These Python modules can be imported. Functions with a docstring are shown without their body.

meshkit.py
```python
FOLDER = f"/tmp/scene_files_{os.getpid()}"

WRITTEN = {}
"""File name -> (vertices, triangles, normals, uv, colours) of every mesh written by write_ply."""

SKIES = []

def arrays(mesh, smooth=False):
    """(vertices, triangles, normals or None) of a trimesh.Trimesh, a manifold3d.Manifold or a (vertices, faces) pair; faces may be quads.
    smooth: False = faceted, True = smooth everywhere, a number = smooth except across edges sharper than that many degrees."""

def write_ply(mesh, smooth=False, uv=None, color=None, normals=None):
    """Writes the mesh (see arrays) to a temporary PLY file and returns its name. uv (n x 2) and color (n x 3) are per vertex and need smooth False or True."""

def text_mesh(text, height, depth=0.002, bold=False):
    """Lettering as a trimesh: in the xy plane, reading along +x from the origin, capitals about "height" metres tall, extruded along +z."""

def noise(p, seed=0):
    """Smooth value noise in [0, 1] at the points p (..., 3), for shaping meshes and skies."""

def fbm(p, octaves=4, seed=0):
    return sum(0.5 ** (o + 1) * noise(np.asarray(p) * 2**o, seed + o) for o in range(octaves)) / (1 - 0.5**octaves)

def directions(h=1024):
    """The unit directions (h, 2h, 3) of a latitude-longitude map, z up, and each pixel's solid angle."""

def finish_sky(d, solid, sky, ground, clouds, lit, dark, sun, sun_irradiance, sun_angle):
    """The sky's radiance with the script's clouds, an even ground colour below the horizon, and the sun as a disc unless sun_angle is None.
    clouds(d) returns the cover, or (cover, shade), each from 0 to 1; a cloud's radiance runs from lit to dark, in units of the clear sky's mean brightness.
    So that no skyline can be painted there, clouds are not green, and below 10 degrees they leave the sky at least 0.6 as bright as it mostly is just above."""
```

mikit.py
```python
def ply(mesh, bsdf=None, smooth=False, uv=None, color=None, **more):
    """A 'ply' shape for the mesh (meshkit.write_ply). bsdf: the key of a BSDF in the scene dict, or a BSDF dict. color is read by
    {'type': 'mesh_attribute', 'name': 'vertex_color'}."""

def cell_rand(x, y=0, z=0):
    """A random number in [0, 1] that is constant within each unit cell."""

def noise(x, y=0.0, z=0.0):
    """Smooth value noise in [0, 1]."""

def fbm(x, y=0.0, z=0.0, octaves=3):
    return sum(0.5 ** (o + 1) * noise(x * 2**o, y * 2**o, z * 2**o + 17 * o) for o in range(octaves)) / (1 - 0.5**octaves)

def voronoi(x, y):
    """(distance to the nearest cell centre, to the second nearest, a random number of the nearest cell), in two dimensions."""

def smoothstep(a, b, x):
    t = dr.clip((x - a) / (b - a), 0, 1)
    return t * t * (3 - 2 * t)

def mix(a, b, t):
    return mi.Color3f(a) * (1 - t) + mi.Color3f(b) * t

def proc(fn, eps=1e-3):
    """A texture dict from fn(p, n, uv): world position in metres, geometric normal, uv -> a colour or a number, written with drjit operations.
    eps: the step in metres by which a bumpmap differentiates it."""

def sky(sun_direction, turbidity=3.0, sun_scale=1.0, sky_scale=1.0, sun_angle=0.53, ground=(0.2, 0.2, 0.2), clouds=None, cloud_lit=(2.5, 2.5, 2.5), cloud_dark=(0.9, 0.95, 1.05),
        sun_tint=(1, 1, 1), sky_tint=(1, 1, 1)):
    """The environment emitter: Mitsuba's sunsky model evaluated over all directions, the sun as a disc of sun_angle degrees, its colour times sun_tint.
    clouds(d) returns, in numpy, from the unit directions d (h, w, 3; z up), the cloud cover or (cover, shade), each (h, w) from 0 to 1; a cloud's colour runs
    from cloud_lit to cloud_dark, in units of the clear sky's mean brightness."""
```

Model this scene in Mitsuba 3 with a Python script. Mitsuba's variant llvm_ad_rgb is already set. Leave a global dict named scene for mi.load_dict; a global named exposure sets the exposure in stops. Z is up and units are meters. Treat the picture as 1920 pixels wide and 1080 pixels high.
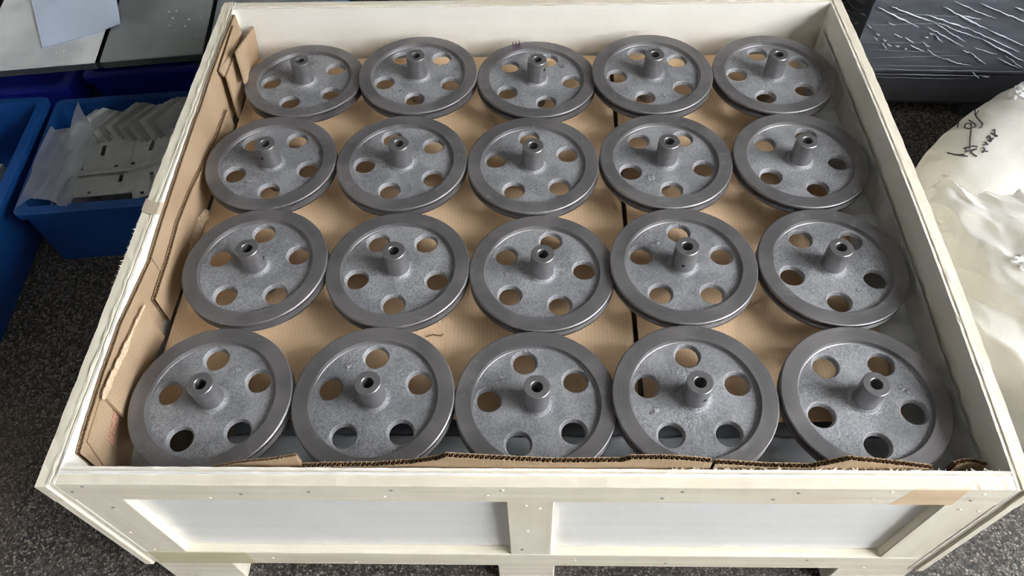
import math, random
import numpy as np, trimesh, mitsuba as mi, drjit as dr
import mikit, meshkit
from shapely.geometry import Polygon, Point
T = mi.ScalarTransform4f
rng = np.random.default_rng(7)
scene, labels = {}, {}

# ---------------------------------------------------------------- camera, sky, exposure
U, Z0 = 0.15, 3.25          # one modelling unit = pulley radius = 0.15 m; unit z = 0 is the plane of the pulley rims, floor at -Z0
FL = 1435.35
EYE = np.array([0, 0, 8.35574])
RT = np.array([0.9996066, 0.01529889, -0.02350709]); UP = np.array([0.00122133, 0.81359067, 0.58143678]); FW = np.array([-0.02802048, 0.58123676, -0.81325192])
def M(p):
    p = np.asarray(p, float) * U
    p[..., 2] += Z0 * U
    return p
eye = M(EYE)
scene['camera'] = {'type': 'perspective', 'fov': 2 * math.degrees(math.atan(960 / FL)), 'fov_axis': 'x', 'near_clip': 0.05, 'far_clip': 100.0,
                   'to_world': T().look_at(origin=eye.tolist(), target=(eye + FW).tolist(), up=UP.tolist())}
def cloudy(d):
    n = meshkit.fbm(d * 3.0, 3, 4)
    return np.ones(d.shape[:2]), 0.25 + 0.5 * n
scene['sky'] = mikit.sky((0.5, -0.4, 0.6), turbidity=4.0, sun_scale=0.0, sky_scale=1.0, sun_angle=None, clouds=cloudy,
                         cloud_lit=(1.57, 1.6, 1.66), cloud_dark=(1.03, 1.06, 1.11), ground=(0.22, 0.22, 0.21))
exposure = 7.3

# ---------------------------------------------------------------- geometry measured from the photograph
def ray(q):
    q = np.atleast_2d(np.asarray(q, float))
    return FW + ((q[:, :1] - 960) / FL) * RT + ((540 - q[:, 1:]) / FL) * UP
def on(q, axis, value):
    d = ray(q)
    return EYE + d * ((value - EYE[axis]) / d[:, axis])[:, None]
at_z = lambda q, z: on(q, 2, z)
at_y = lambda q, y: on(q, 1, y)
at_x = lambda q, x: on(q, 0, x)

# ---------------------------------------------------------------- materials
fbm, noise, vor, sst, mix = mikit.fbm, mikit.noise, mikit.voronoi, mikit.smoothstep, mikit.mix
def rgb(*c): return {'type': 'rgb', 'value': list(c)}
def prin(name, base, rough=0.5, bump=None, bscale=0.001, eps=1e-3, two=True, **kw):
    b = {'type': 'principled', 'base_color': base, 'roughness': rough, **kw}
    if bump is not None:
        b = {'type': 'bumpmap', 'arbitrary': mikit.proc(bump, eps), 'scale': bscale, 'bsdf': b}
    scene[name] = {'type': 'twosided', 'bsdf': b} if two else b
    return name

def wood_fn(axis, tint=1.0, warm=0.0):
    def f(p, n, uv):
        c = [p.x, p.y, p.z]
        l = c.pop(axis)
        g = fbm(l * 3.0, c[0] * 60.0, c[1] * 60.0, 3)
        k = sst(0.62, 0.8, fbm(l * 2.2 + 7, c[0] * 9.0, c[1] * 9.0, 2))
        fine = noise(l * 25.0, c[0] * 420.0, c[1] * 420.0)
        a = mix((0.72 * tint, 0.675 * tint, 0.55 * tint), (0.60 * tint, 0.545 * tint, 0.42 * tint), sst(0.35, 0.75, g) * 0.55 + fine * 0.2)
        return mix(a, (0.56 * tint, 0.46 * tint, 0.31 * tint), k * 0.35)
    return f
for nm, ax in (('x', 0), ('y', 1), ('z', 2)):
    prin('wood_' + nm, mikit.proc(wood_fn(ax)), 0.62, specular=0.3)
prin('wood_dark_ply', mikit.proc(wood_fn(0, 0.86)), 0.7, specular=0.2)
prin('wood_dark_ply_y', mikit.proc(wood_fn(1, 0.86)), 0.7, specular=0.2)
def ply_face(p, n, uv):
    g = fbm(p.x * 2.0, p.y * 2.0, p.z * 40.0, 3)
    return mix((0.78, 0.755, 0.68), (0.70, 0.67, 0.575), g * 0.8)
prin('ply_face', mikit.proc(ply_face), 0.5, specular=0.35)
prin('white_panel', mikit.proc(lambda p, n, uv: mix((0.79, 0.79, 0.765), (0.72, 0.715, 0.68), fbm(p.x * 2.0, p.y * 30.0, p.z * 40.0, 3))), 0.42, specular=0.4)
def tan_board(p, n, uv):
    return mix((0.66, 0.52, 0.34), (0.54, 0.40, 0.25), fbm(p.x * 6.0, p.y * 60.0, p.z * 60.0, 3))
prin('wood_tan', mikit.proc(tan_board), 0.6)
prin('old_wood', mikit.proc(lambda p, n, uv: mix((0.58, 0.47, 0.30), (0.38, 0.28, 0.17), fbm(p.x * 40, p.y * 6, p.z * 40, 3))), 0.7)

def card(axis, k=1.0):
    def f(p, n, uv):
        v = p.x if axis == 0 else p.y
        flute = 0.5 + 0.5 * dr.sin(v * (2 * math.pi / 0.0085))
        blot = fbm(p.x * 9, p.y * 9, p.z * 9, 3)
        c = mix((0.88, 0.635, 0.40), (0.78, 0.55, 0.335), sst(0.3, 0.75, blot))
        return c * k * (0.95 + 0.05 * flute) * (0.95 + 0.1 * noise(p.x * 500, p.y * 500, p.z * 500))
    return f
def flute_bump(axis):
    return lambda p, n, uv: dr.sin((p.x if axis == 0 else p.y) * (2 * math.pi / 0.0085)) * 0.00012 + fbm(p.x * 60, p.y * 60, p.z * 60, 2) * 0.0006
prin('cardboard', mikit.proc(card(0)), 0.8, bump=flute_bump(0), bscale=1.0, specular=0.2)
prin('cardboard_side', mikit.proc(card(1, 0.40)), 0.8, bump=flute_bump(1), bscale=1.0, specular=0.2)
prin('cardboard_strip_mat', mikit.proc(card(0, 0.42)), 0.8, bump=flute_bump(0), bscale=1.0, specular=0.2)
prin('cardboard_dark', rgb(0.20, 0.125, 0.07), 0.9, specular=0.1)
prin('cardboard_torn', mikit.proc(lambda p, n, uv: mix((0.62, 0.50, 0.36), (0.42, 0.29, 0.18), noise(p.x * 300, p.y * 300, p.z * 300))), 0.9, specular=0.1)

def rim_col(p, n, uv):
    r = dr.sqrt(uv.x * uv.x + uv.y * uv.y)
    ring = noise(r * 2200.0) * 0.5 + noise(r * 700.0) * 0.5
    s = fbm(p.x * 14, p.y * 14, p.z * 14, 3)
    spot = sst(0.70, 0.80, fbm(p.x * 70, p.y * 70, p.z * 70, 2))
    return mix(mix((0.24, 0.229, 0.226), (0.17, 0.163, 0.165), sst(0.3, 0.7, s)) * (0.88 + 0.24 * ring), (0.33, 0.325, 0.32), spot * 0.25)
def rim_bump(p, n, uv):
    r = dr.sqrt(uv.x * uv.x + uv.y * uv.y)
    return dr.sin(r * (2 * math.pi / 0.0016)) * 0.00004 + noise(r * 600.0) * 0.00008
prin('machined_iron', mikit.proc(rim_col), 0.46, bump=rim_bump, bscale=1.0, eps=2e-4, metallic=0.65)
def hub_col(p, n, uv):
    return mix((0.34, 0.335, 0.34), (0.25, 0.245, 0.25), noise(p.z * 900.0) * 0.5 + fbm(p.x * 30, p.y * 30, p.z * 30, 2) * 0.5)
prin('hub_iron', mikit.proc(hub_col), 0.33, metallic=0.8)
def cast_col(p, n, uv):
    g = noise(uv.x * 430.0, uv.y * 430.0, p.z * 430.0) * .6 + noise(uv.x * 900.0, uv.y * 900.0, p.z * 900.0) * .4
    s = fbm(p.x * 22, p.y * 22, 1.0, 3)
    b = mix((0.29, 0.293, 0.30), (0.205, 0.208, 0.215), sst(0.25, 0.75, s))
    return b * (0.5 + 1.0 * g)
def cast_bump(p, n, uv):
    return noise(uv.x * 330.0, uv.y * 330.0, p.z * 330.0) * 0.0009 + noise(uv.x * 900.0, uv.y * 900.0, p.z * 900.0) * 0.0003
prin('cast_iron', mikit.proc(cast_col), 0.62, bump=cast_bump, bscale=1.0, eps=4e-4, metallic=0.35)
prin('scar_light', mikit.proc(lambda p, n, uv: mix((0.03, 0.03, 0.035), (0.45, 0.45, 0.46), noise(p.x * 420, p.y * 420, p.z * 420))), 0.6, metallic=0.3)
prin('black_void', rgb(0.012, 0.012, 0.013), 0.8)
prin('purple_ink', rgb(0.10, 0.05, 0.12), 0.7)

def floor_col(p, n, uv):
    d, e, c = vor(p.x * 165.0 + 1.2 * noise(p.x * 60, p.y * 60), p.y * 165.0 + 1.2 * noise(p.y * 60, p.x * 60, 5.0))
    d2, e2, c2 = vor(p.x * 260.0 + 3.3, p.y * 260.0)
    chip = sst(0.0, 0.45, e - d)
    a = mix((0.022, 0.022, 0.02), (0.30, 0.262, 0.232), chip * c * c)
    a = mix(a, (0.10, 0.088, 0.076), sst(0.5, 0.9, c2) * 0.5)
    warm = sst(0.62, 0.78, fbm(p.x * 3, p.y * 3, 0.0, 2))
    return mix(a, (0.17, 0.12, 0.09), warm * 0.35 * chip) * (0.8 + 0.5 * fbm(p.x * 1.7, p.y * 1.7, 3.0, 2))
def floor_bump(p, n, uv):
    d, e, c = vor(p.x * 165.0, p.y * 165.0)
    return sst(0.0, 0.4, e - d) * 0.0007 + noise(p.x * 300, p.y * 300) * 0.0005
prin('floor_mat', mikit.proc(floor_col), 0.62, bump=floor_bump, bscale=1.0, eps=6e-4, specular=0.35)
prin('wall_paint', mikit.proc(lambda p, n, uv: mix((0.58, 0.57, 0.55), (0.50, 0.49, 0.47), fbm(p.x, p.y, p.z, 3))), 0.8)
prin('ceiling_paint', rgb(0.72, 0.71, 0.69), 0.85)

def bin_col(p, n, uv): return mix((0.010, 0.075, 0.28), (0.007, 0.048, 0.19), fbm(p.x * 8, p.y * 8, p.z * 8, 3))
prin('blue_plastic', mikit.proc(bin_col), 0.42, specular=0.5)
prin('royal_blue_plastic', rgb(0.012, 0.03, 0.36), 0.42, specular=0.5)
prin('post_blue', rgb(0.03, 0.19, 0.62), 0.4)
def plate_col(p, n, uv):
    s = fbm(p.x * 5, p.y * 5, 0.0, 4)
    return mix((0.88, 0.90, 0.89), (0.62, 0.65, 0.65), sst(0.3, 0.7, s))
def plate_rough(p, n, uv): return 0.30 + 0.18 * fbm(p.x * 9, p.y * 9, 4.0, 3)
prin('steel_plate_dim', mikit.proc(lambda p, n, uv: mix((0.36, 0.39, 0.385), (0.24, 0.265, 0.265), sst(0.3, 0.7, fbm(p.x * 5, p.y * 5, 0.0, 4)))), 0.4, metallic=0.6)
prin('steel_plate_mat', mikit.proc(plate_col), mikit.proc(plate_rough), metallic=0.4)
prin('dark_steel', rgb(0.035, 0.042, 0.046), 0.45, metallic=0.3)
prin('galvanised', mikit.proc(lambda p, n, uv: mix((0.58, 0.60, 0.58), (0.44, 0.46, 0.44), fbm(p.x * 60, p.y * 60, p.z * 60, 2))), 0.42, metallic=0.3)
prin('galvanised_dull', mikit.proc(lambda p, n, uv: mix((0.40, 0.42, 0.41), (0.29, 0.31, 0.30), fbm(p.x * 60, p.y * 60, p.z * 60, 2))), 0.45, metallic=0.3)
prin('paper', mikit.proc(lambda p, n, uv: mix((0.50, 0.57, 0.68), (0.44, 0.51, 0.62), fbm(p.x * 18, p.y * 18, 0.0, 3))), 0.75)
def box_col(p, n, uv): return mix((0.10, 0.108, 0.122), (0.05, 0.056, 0.066), fbm(p.x * 5, p.y * 5, p.z * 22, 3))
prin('wrapped_dark', mikit.proc(box_col), 0.24, specular=0.55)
prin('dark_panel', mikit.proc(lambda p, n, uv: mix((0.045, 0.047, 0.053), (0.025, 0.026, 0.03), fbm(p.x * 7, p.y * 7, p.z * 18, 3))), 0.55)
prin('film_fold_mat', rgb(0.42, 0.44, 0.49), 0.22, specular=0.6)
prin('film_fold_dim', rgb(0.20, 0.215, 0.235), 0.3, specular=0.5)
def bag_col(p, n, uv):
    wv = noise(p.x * 420, p.y * 420, p.z * 420) * 0.08
    s = fbm(p.x * 4, p.y * 4, p.z * 4, 3)
    return mix((0.72, 0.705, 0.65), (0.60, 0.585, 0.525), sst(0.3, 0.75, s)) * (0.96 + wv)
prin('bag_weave', mikit.proc(bag_col), 0.55, bump=lambda p, n, uv: fbm(p.x * 90, p.y * 90, p.z * 90, 2) * 0.0008, bscale=1.0, specular=0.35)
prin('white_poly', rgb(0.80, 0.81, 0.82), 0.35, specular=0.4)
prin('marker_ink', rgb(0.05, 0.05, 0.055), 0.7)
prin('stamp_red', rgb(0.50, 0.16, 0.13), 0.8)
prin('tape_brown', rgb(0.48, 0.40, 0.30), 0.22, specular=0.6)
prin('slate_film', mikit.proc(lambda p, n, uv: mix((0.24, 0.26, 0.285), (0.13, 0.14, 0.155), fbm(p.x * 3, p.y * 45, p.z * 20, 3))), 0.4, specular=0.5)
prin('grey_film', mikit.proc(lambda p, n, uv: mix((0.62, 0.66, 0.70), (0.36, 0.39, 0.42), fbm(p.x * 3, p.y * 45, p.z * 20, 3))), 0.34, specular=0.5)
def liner_col(p, n, uv): return mix((0.60, 0.61, 0.60), (0.42, 0.43, 0.43), fbm(p.x * 10, p.y * 40, p.z * 10, 3))
prin('liner_film', mikit.proc(liner_col), 0.4, specular=0.4)
scene['clear_bag'] = {'type': 'blendbsdf', 'weight': 0.42, 'a': {'type': 'thindielectric', 'int_ior': 1.45}, 'b': {'type': 'principledthin', 'base_color': rgb(0.66, 0.69, 0.72), 'roughness': 0.3, 'diff_trans': 1.0}}
prin('chip', rgb(0.78, 0.73, 0.62), 0.6)
prin('nail_steel', rgb(0.30, 0.28, 0.25), 0.45, metallic=0.6)

# ---------------------------------------------------------------- helpers
def key_for(name):
    if name not in used: used[name] = 0; return name
    used[name] += 1
    return f'{name}_{used[name]:03d}'
used = {}
def thing(name, label, cat, group=None):
    k = key_for(name)
    labels[k] = {'label': label, 'category': cat}
    if group: labels[k]['group'] = group
    return k
def cat(ms): return trimesh.util.concatenate([m if isinstance(m, trimesh.Trimesh) else trimesh.Trimesh(*m, process=False) for m in ms])
def put(name, mesh, mat, parent=None, smooth=False, label=None, metres=False, **kw):
    """Adds one mesh (in modelling units unless metres) as one entry of the scene."""
    k = key_for(parent + '__' + name) if parent else name
    if hasattr(mesh, 'vertices'): v, f = np.array(mesh.vertices), np.array(mesh.faces)
    else: v, f = np.array(mesh[0], float), np.array(mesh[1])
    scene[k] = mikit.ply((v if metres else M(v), f), mat, smooth, **kw)
    if label: labels[k] = {'label': label}
    return k
def structure(name, mesh, mat, label, metres=False):
    put(name, mesh, mat, metres=metres); used[name] = 0
    labels[name] = {'label': label, 'kind': 'structure'}
def box(x0, x1, y0, y1, z0, z1):
    b = trimesh.creation.box((x1 - x0, y1 - y0, z1 - z0)); b.apply_translation(((x0 + x1) / 2, (y0 + y1) / 2, (z0 + z1) / 2)); return b
def cbox(x0, x1, y0, y1, z0, z1, c=0.012):
    """A box with chamfered edges: the hull of 24 points."""
    p = []
    for x, sx in ((x0, 1), (x1, -1)):
        for y, sy in ((y0, 1), (y1, -1)):
            for z, sz in ((z0, 1), (z1, -1)):
                p += [(x, y + sy * c, z + sz * c), (x + sx * c, y, z + sz * c), (x + sx * c, y + sy * c, z)]
    return trimesh.convex.convex_hull(np.array(p))
def rough_board(x0, x1, y0, y1, z0, z1, axis, n=60, amp=0.006, seed=0, side=None, samp=0.004, bow=None):
    """A sawn board along x (0) or y (1): the top edge is slightly uneven and one side ragged."""
    r = np.random.default_rng(seed)
    t = np.linspace(0, 1, n + 1)
    jt = r.normal(0, amp, (n + 1, 2)); js = r.normal(0, samp, n + 1)
    v = []
    for i, s in enumerate(t):
        b = bow(s) if bow else 0.0
        if axis == 0:
            x = x0 + (x1 - x0) * s
            a0, a1 = y0, y1
            if side == 1: a1 = y1 + js[i]
            if side == 0: a0 = y0 + js[i]
            v += [(x, a0, z0), (x, a1, z0), (x, a1, z1 + jt[i, 1]), (x, a0, z1 + jt[i, 0])]
        else:
            y = y0 + (y1 - y0) * s
            a0, a1 = x0 + b, x1 + b
            if side == 1: a1 += js[i]
            if side == 0: a0 += js[i]
            v += [(a0, y, z0), (a1, y, z0), (a1, y, z1 + jt[i, 1]), (a0, y, z1 + jt[i, 0])]
    f = []
    for i in range(n):
        a, b = 4 * i, 4 * i + 4
        for k in range(4):
            k2 = (k + 1) % 4
            f += [(a + k, b + k, b + k2), (a + k, b + k2, a + k2)]
    f += [(0, 1, 2), (0, 2, 3), (4 * n, 4 * n + 2, 4 * n + 1), (4 * n, 4 * n + 3, 4 * n + 2)]
    m = trimesh.Trimesh(np.array(v), np.array(f), process=False)
    m.fix_normals()
    return m
def slab(poly, th, mid=None):
    """A planar-ish 3D polygon given thickness along its normal (poly counter-clockwise seen from its front)."""
    p = np.asarray(poly, float); c = p.mean(0)
    n = np.zeros(3)
    for i in range(len(p)): n += np.cross(p[i] - c, p[(i + 1) % len(p)] - c)
    n /= np.linalg.norm(n)
    a = p[1] - p[0]; a -= n * (a @ n); a /= np.linalg.norm(a); b = np.cross(n, a)
    q = np.c_[(p - c) @ a, (p - c) @ b]; h = (p - c) @ n
    if len(p) > 4:
        tv, tri = trimesh.creation.triangulate_polygon(Polygon(q), engine='earcut')
        tri = np.array([int(np.argmin(((q - a_) ** 2).sum(1))) for a_ in tv])[tri]
    else: tri = np.array([[0, 1, 2], [0, 2, 3]])[:len(p) - 2]
    k = len(p)
    v = np.vstack([p, p - n * th])
    f = [tuple(t) for t in tri] + [(t[0] + k, t[2] + k, t[1] + k) for t in tri]
    for i in range(k):
        j = (i + 1) % k
        f += [(i, i + k, j + k), (i, j + k, j)]
    m = trimesh.Trimesh(v, np.array(f), process=False); m.fix_normals()
    return m
def grid(P):
    """Triangles of a grid of points (h, w, 3)."""
    h, w = P.shape[:2]; i = np.arange(h * w).reshape(h, w)
    a, b, c, d = i[:-1, :-1].ravel(), i[:-1, 1:].ravel(), i[1:, 1:].ravel(), i[1:, :-1].ravel()
    return P.reshape(-1, 3), np.vstack([np.c_[a, b, c], np.c_[a, c, d]])
def tube(pts, r, sides=6):
    pts = np.asarray(pts, float); n = len(pts)
    r = np.broadcast_to(r, (n,))
    tg = np.gradient(pts, axis=0); tg /= np.linalg.norm(tg, axis=1, keepdims=True) + 1e-12
    ref = np.array([0.3, 0.2, 0.93]); V = []
    for i in range(n):
        a = np.cross(tg[i], ref); a /= np.linalg.norm(a) + 1e-12; b = np.cross(tg[i], a)
        for k in range(sides):
            t = 2 * math.pi * k / sides
            V.append(pts[i] + r[i] * (math.cos(t) * a + math.sin(t) * b))
    F = []
    for i in range(n - 1):
        for k in range(sides):
            k2 = (k + 1) % sides
            F += [(i * sides + k, i * sides + k2, (i + 1) * sides + k2), (i * sides + k, (i + 1) * sides + k2, (i + 1) * sides + k)]
    for k in range(1, sides - 1):
        F += [(0, k + 1, k), ((n - 1) * sides, (n - 1) * sides + k, (n - 1) * sides + k + 1)]
    return np.array(V), np.array(F)
def joined(ms):
    V, F, o = [], [], 0
    for m in ms:
        v, f = (m.vertices, m.faces) if hasattr(m, 'vertices') else m
        V.append(np.asarray(v)); F.append(np.asarray(f) + o); o += len(v)
    return np.vstack(V), np.vstack(F)

# ---------------------------------------------------------------- the setting: a workshop with a wide opening on the right
structure('floor', box(-34, 26, -42, 42, -3.45, -3.25), 'floor_mat', 'dark speckled terrazzo workshop floor')
RX, CH = 3.1, 4.4      # metres: right wall, ceiling height
OY0, OY1, OZ0, OZ1 = -2.2, 0.7, 1.25, 3.9
wr = [box(RX, RX + .25, -6.3, OY0, 0, CH), box(RX, RX + .25, OY1, 6.3, 0, CH), box(RX, RX + .25, OY0, OY1, 0, OZ0), box(RX, RX + .25, OY0, OY1, OZ1, CH)]
structure('wall_right', cat(wr), 'wall_paint', 'painted workshop wall with a wide daylight opening', metres=True)
structure('wall_left', box(-5.1, -4.9, -6.3, 6.3, 0, CH), 'wall_paint', 'painted workshop wall beyond the bench', metres=True)
structure('wall_back', box(-5.1, RX + .25, 6.1, 6.3, 0, CH), 'wall_paint', 'painted workshop wall behind the stack', metres=True)
structure('wall_front', box(-5.1, RX + .25, -6.3, -6.1, 0, CH), 'wall_paint', 'painted workshop wall behind the viewer', metres=True)
structure('ceiling', box(-5.1, RX + .25, -6.3, 6.3, CH, CH + .2), 'ceiling_paint', 'workshop ceiling', metres=True)

# ---------------------------------------------------------------- the crate
TOP, BOT = 0.45, -2.48
XL0, XL1, XR0, XR1, YF0, YF1, YB0, YB1 = -5.43, -5.22, 5.09, 5.29, 3.03, 3.24, 11.62, 11.83
crate = thing('wooden_crate', 'large open pale plywood crate holding rows of cast iron pulleys', 'crate')
plies = [0.0, 0.028, 0.055, 0.085]
def wall_plies(axis, lo, hi, a, b, inward, mats, seed, bow=None, face='ply_face'):
    """Three veneers from the inner face outwards; lo..hi along the wall, a = inner face, inward = -1/+1 direction to the outside."""
    for k in range(3):
        s, e = a + inward * plies[k], a + inward * plies[k + 1]
        s, e = min(s, e), max(s, e)
        z1 = TOP + (0.0, -0.012, 0.004)[k]
        side = None
        args = (lo, hi, s, e) if axis == 0 else (s, e, lo, hi)
        put('ply_layer', rough_board(*args, BOT + .02, z1, axis, 90, 0.004, seed + k, side, 0.004 if k == 0 else 0, bow), mats[k], crate)
bowR = lambda s: 0.085 * math.sin(math.pi * min(1, max(0, s))) ** 1.0 - 0.03 * s
wall_plies(0, XL1, XR0, YF1, None, -1, ('ply_face', 'wood_dark_ply', 'white_panel'), 10)
wall_plies(0, XL1, XR0, YB0, None, 1, ('ply_face', 'wood_dark_ply', 'wood_x'), 20)
wall_plies(1, YF0, YB1, XL1, None, -1, ('ply_face', 'wood_dark_ply_y', 'wood_y'), 30)
wall_plies(1, YF0, YB1, XR0, None, 1, ('ply_face', 'wood_dark_ply_y', 'wood_y'), 40, bowR)
YC = YF1 - plies[3]       # front cleats end at the panel
XA, XB = XL1 + .005, XR0 - .005
put('top_rail', rough_board(XA, 4.02, YF0, YC, 0.0, TOP - .004, 0, 60, .003, 51), 'wood_x', crate)
put('top_rail', rough_board(4.60, XB, YF0, YC, 0.0, TOP - .004, 0, 12, .003, 53), 'wood_x', crate)
put('top_rail', box(4.0195, 4.6005, YF0 + .0125, YC, 0.0, TOP - .004), 'wood_x', crate)
tanp = rough_board(4.022, 4.598, YF0 - .002, YF0 + .012, 0.0, TOP - .006, 0, 8, .0, 52)
v = np.array(tanp.vertices); v[:, 0] += np.where(v[:, 0] < 4.1, -.10 * (0.45 - v[:, 2]) / .45, 0); tanp.vertices = v
put('rail_insert', tanp, 'wood_tan', crate, label='tan piece of wood set in the front top rail')
put('bottom_rail', cbox(XA, XB, YF0, YC, BOT, -1.98), 'wood_x', crate)
prin('wood_olive', mikit.proc(lambda p, n, uv: mix((0.60, 0.55, 0.37), (0.50, 0.45, 0.28), fbm(p.x * 6.0, p.y * 60.0, p.z * 60.0, 3))), 0.6)
put('rail_insert', cbox(XA, -3.86, YF0 - .004, YF0 + .02, BOT + .004, -1.984, .004), 'wood_olive', crate, label='olive tinted wood on the left end of the bottom rail')
put('stile', cbox(XA, -4.66, YF0 + .004, YC, -1.985, .0), 'wood_z', crate)
put('stile', cbox(-.31, .23, YF0 + .004, YC, -1.985, .0), 'wood_z', crate)
put('stile', cbox(4.53, XB, YF0 + .004, YC, -1.985, .0), 'wood_z', crate)
# outside cleats of the other walls
put('side_cleat', rough_board(XL0, XL1 - plies[3], YF0 - .03, YB1, 0.0, TOP - .004, 1, 60, .004, 61, 0, .004), 'wood_y', crate)
put('side_cleat', cbox(XL0, XL1 - plies[3], YF0 - .03, YF0 + .55, BOT, -.005), 'wood_z', crate)
put('side_cleat', cbox(XL0, XL1 - plies[3], YF0 + .56, YB1, BOT, -1.95), 'wood_y', crate)
put('side_cleat', rough_board(XR0 + plies[3] + .002, XR1, YF0 - .03, YB1, 0.0, TOP - .004, 1, 60, .004, 62, 1, .004, bowR), 'wood_y', crate)
put('side_cleat', cbox(XR0 + plies[3] + .002, XR1, YF0 - .03, YF0 + .55, BOT, -.005), 'wood_z', crate)
put('side_cleat', cbox(XR0 + plies[3] + .01, XR1, YF0 + .56, YB1, BOT, -1.95), 'wood_y', crate)
put('back_cleat', cbox(XA, XB, YB0 + plies[3], YB1, 0.0, TOP - .004), 'wood_x', crate)
put('back_cleat', cbox(XA, XB, YB0 + plies[3], YB1, BOT, -1.98), 'wood_x', crate)
put('deck', cbox(XL1, XR0, YF1, YB0, BOT + .02, BOT + .14), 'wood_dark_ply', crate)
for x0, x1 in ((-5.30, -4.22), (-.5, .29), (4.16, 5.2)):
    for y0, y1 in ((YF0 + .01, YF0 + .75), (7.0, 7.8), (YB1 - .75, YB1 - .01)):
        put('foot_block', cbox(x0, x1, y0, y1, -3.25, BOT, .015), 'wood_x', crate)
# nails and chipped nail holes on the front
npx = [(154, 912), (136, 922), (212, 951), (244, 998), (290, 1030), (452, 926), (394, 933), (579, 922), (733, 919), (721, 931), (914, 929), (942, 919), (986, 948), (1012, 953), (989, 996), (979, 1030), (1280, 922),
       (1242, 934), (1498, 924), (1450, 936), (1672, 922), (1637, 936), (1820, 938), (1845, 927), (1800, 955), (1834, 958), (1619, 1064), (1513, 1050), (1248, 1056), (1077, 1050), (668, 1053), (512, 1046), (586, 1031)]
nm = trimesh.creation.icosphere(1, 1.0).apply_scale((0.022, 0.010, 0.016))
for q in npx:
    c = at_y([q], YF0)[0]
    if c[2] > TOP - .05 or c[2] < BOT: continue
    m = nm.copy(); m.apply_translation(c + [0, -.003, 0])
    put('nail', m, 'chip' if rng.random() < .55 else 'nail_steel', crate, True)
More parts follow.
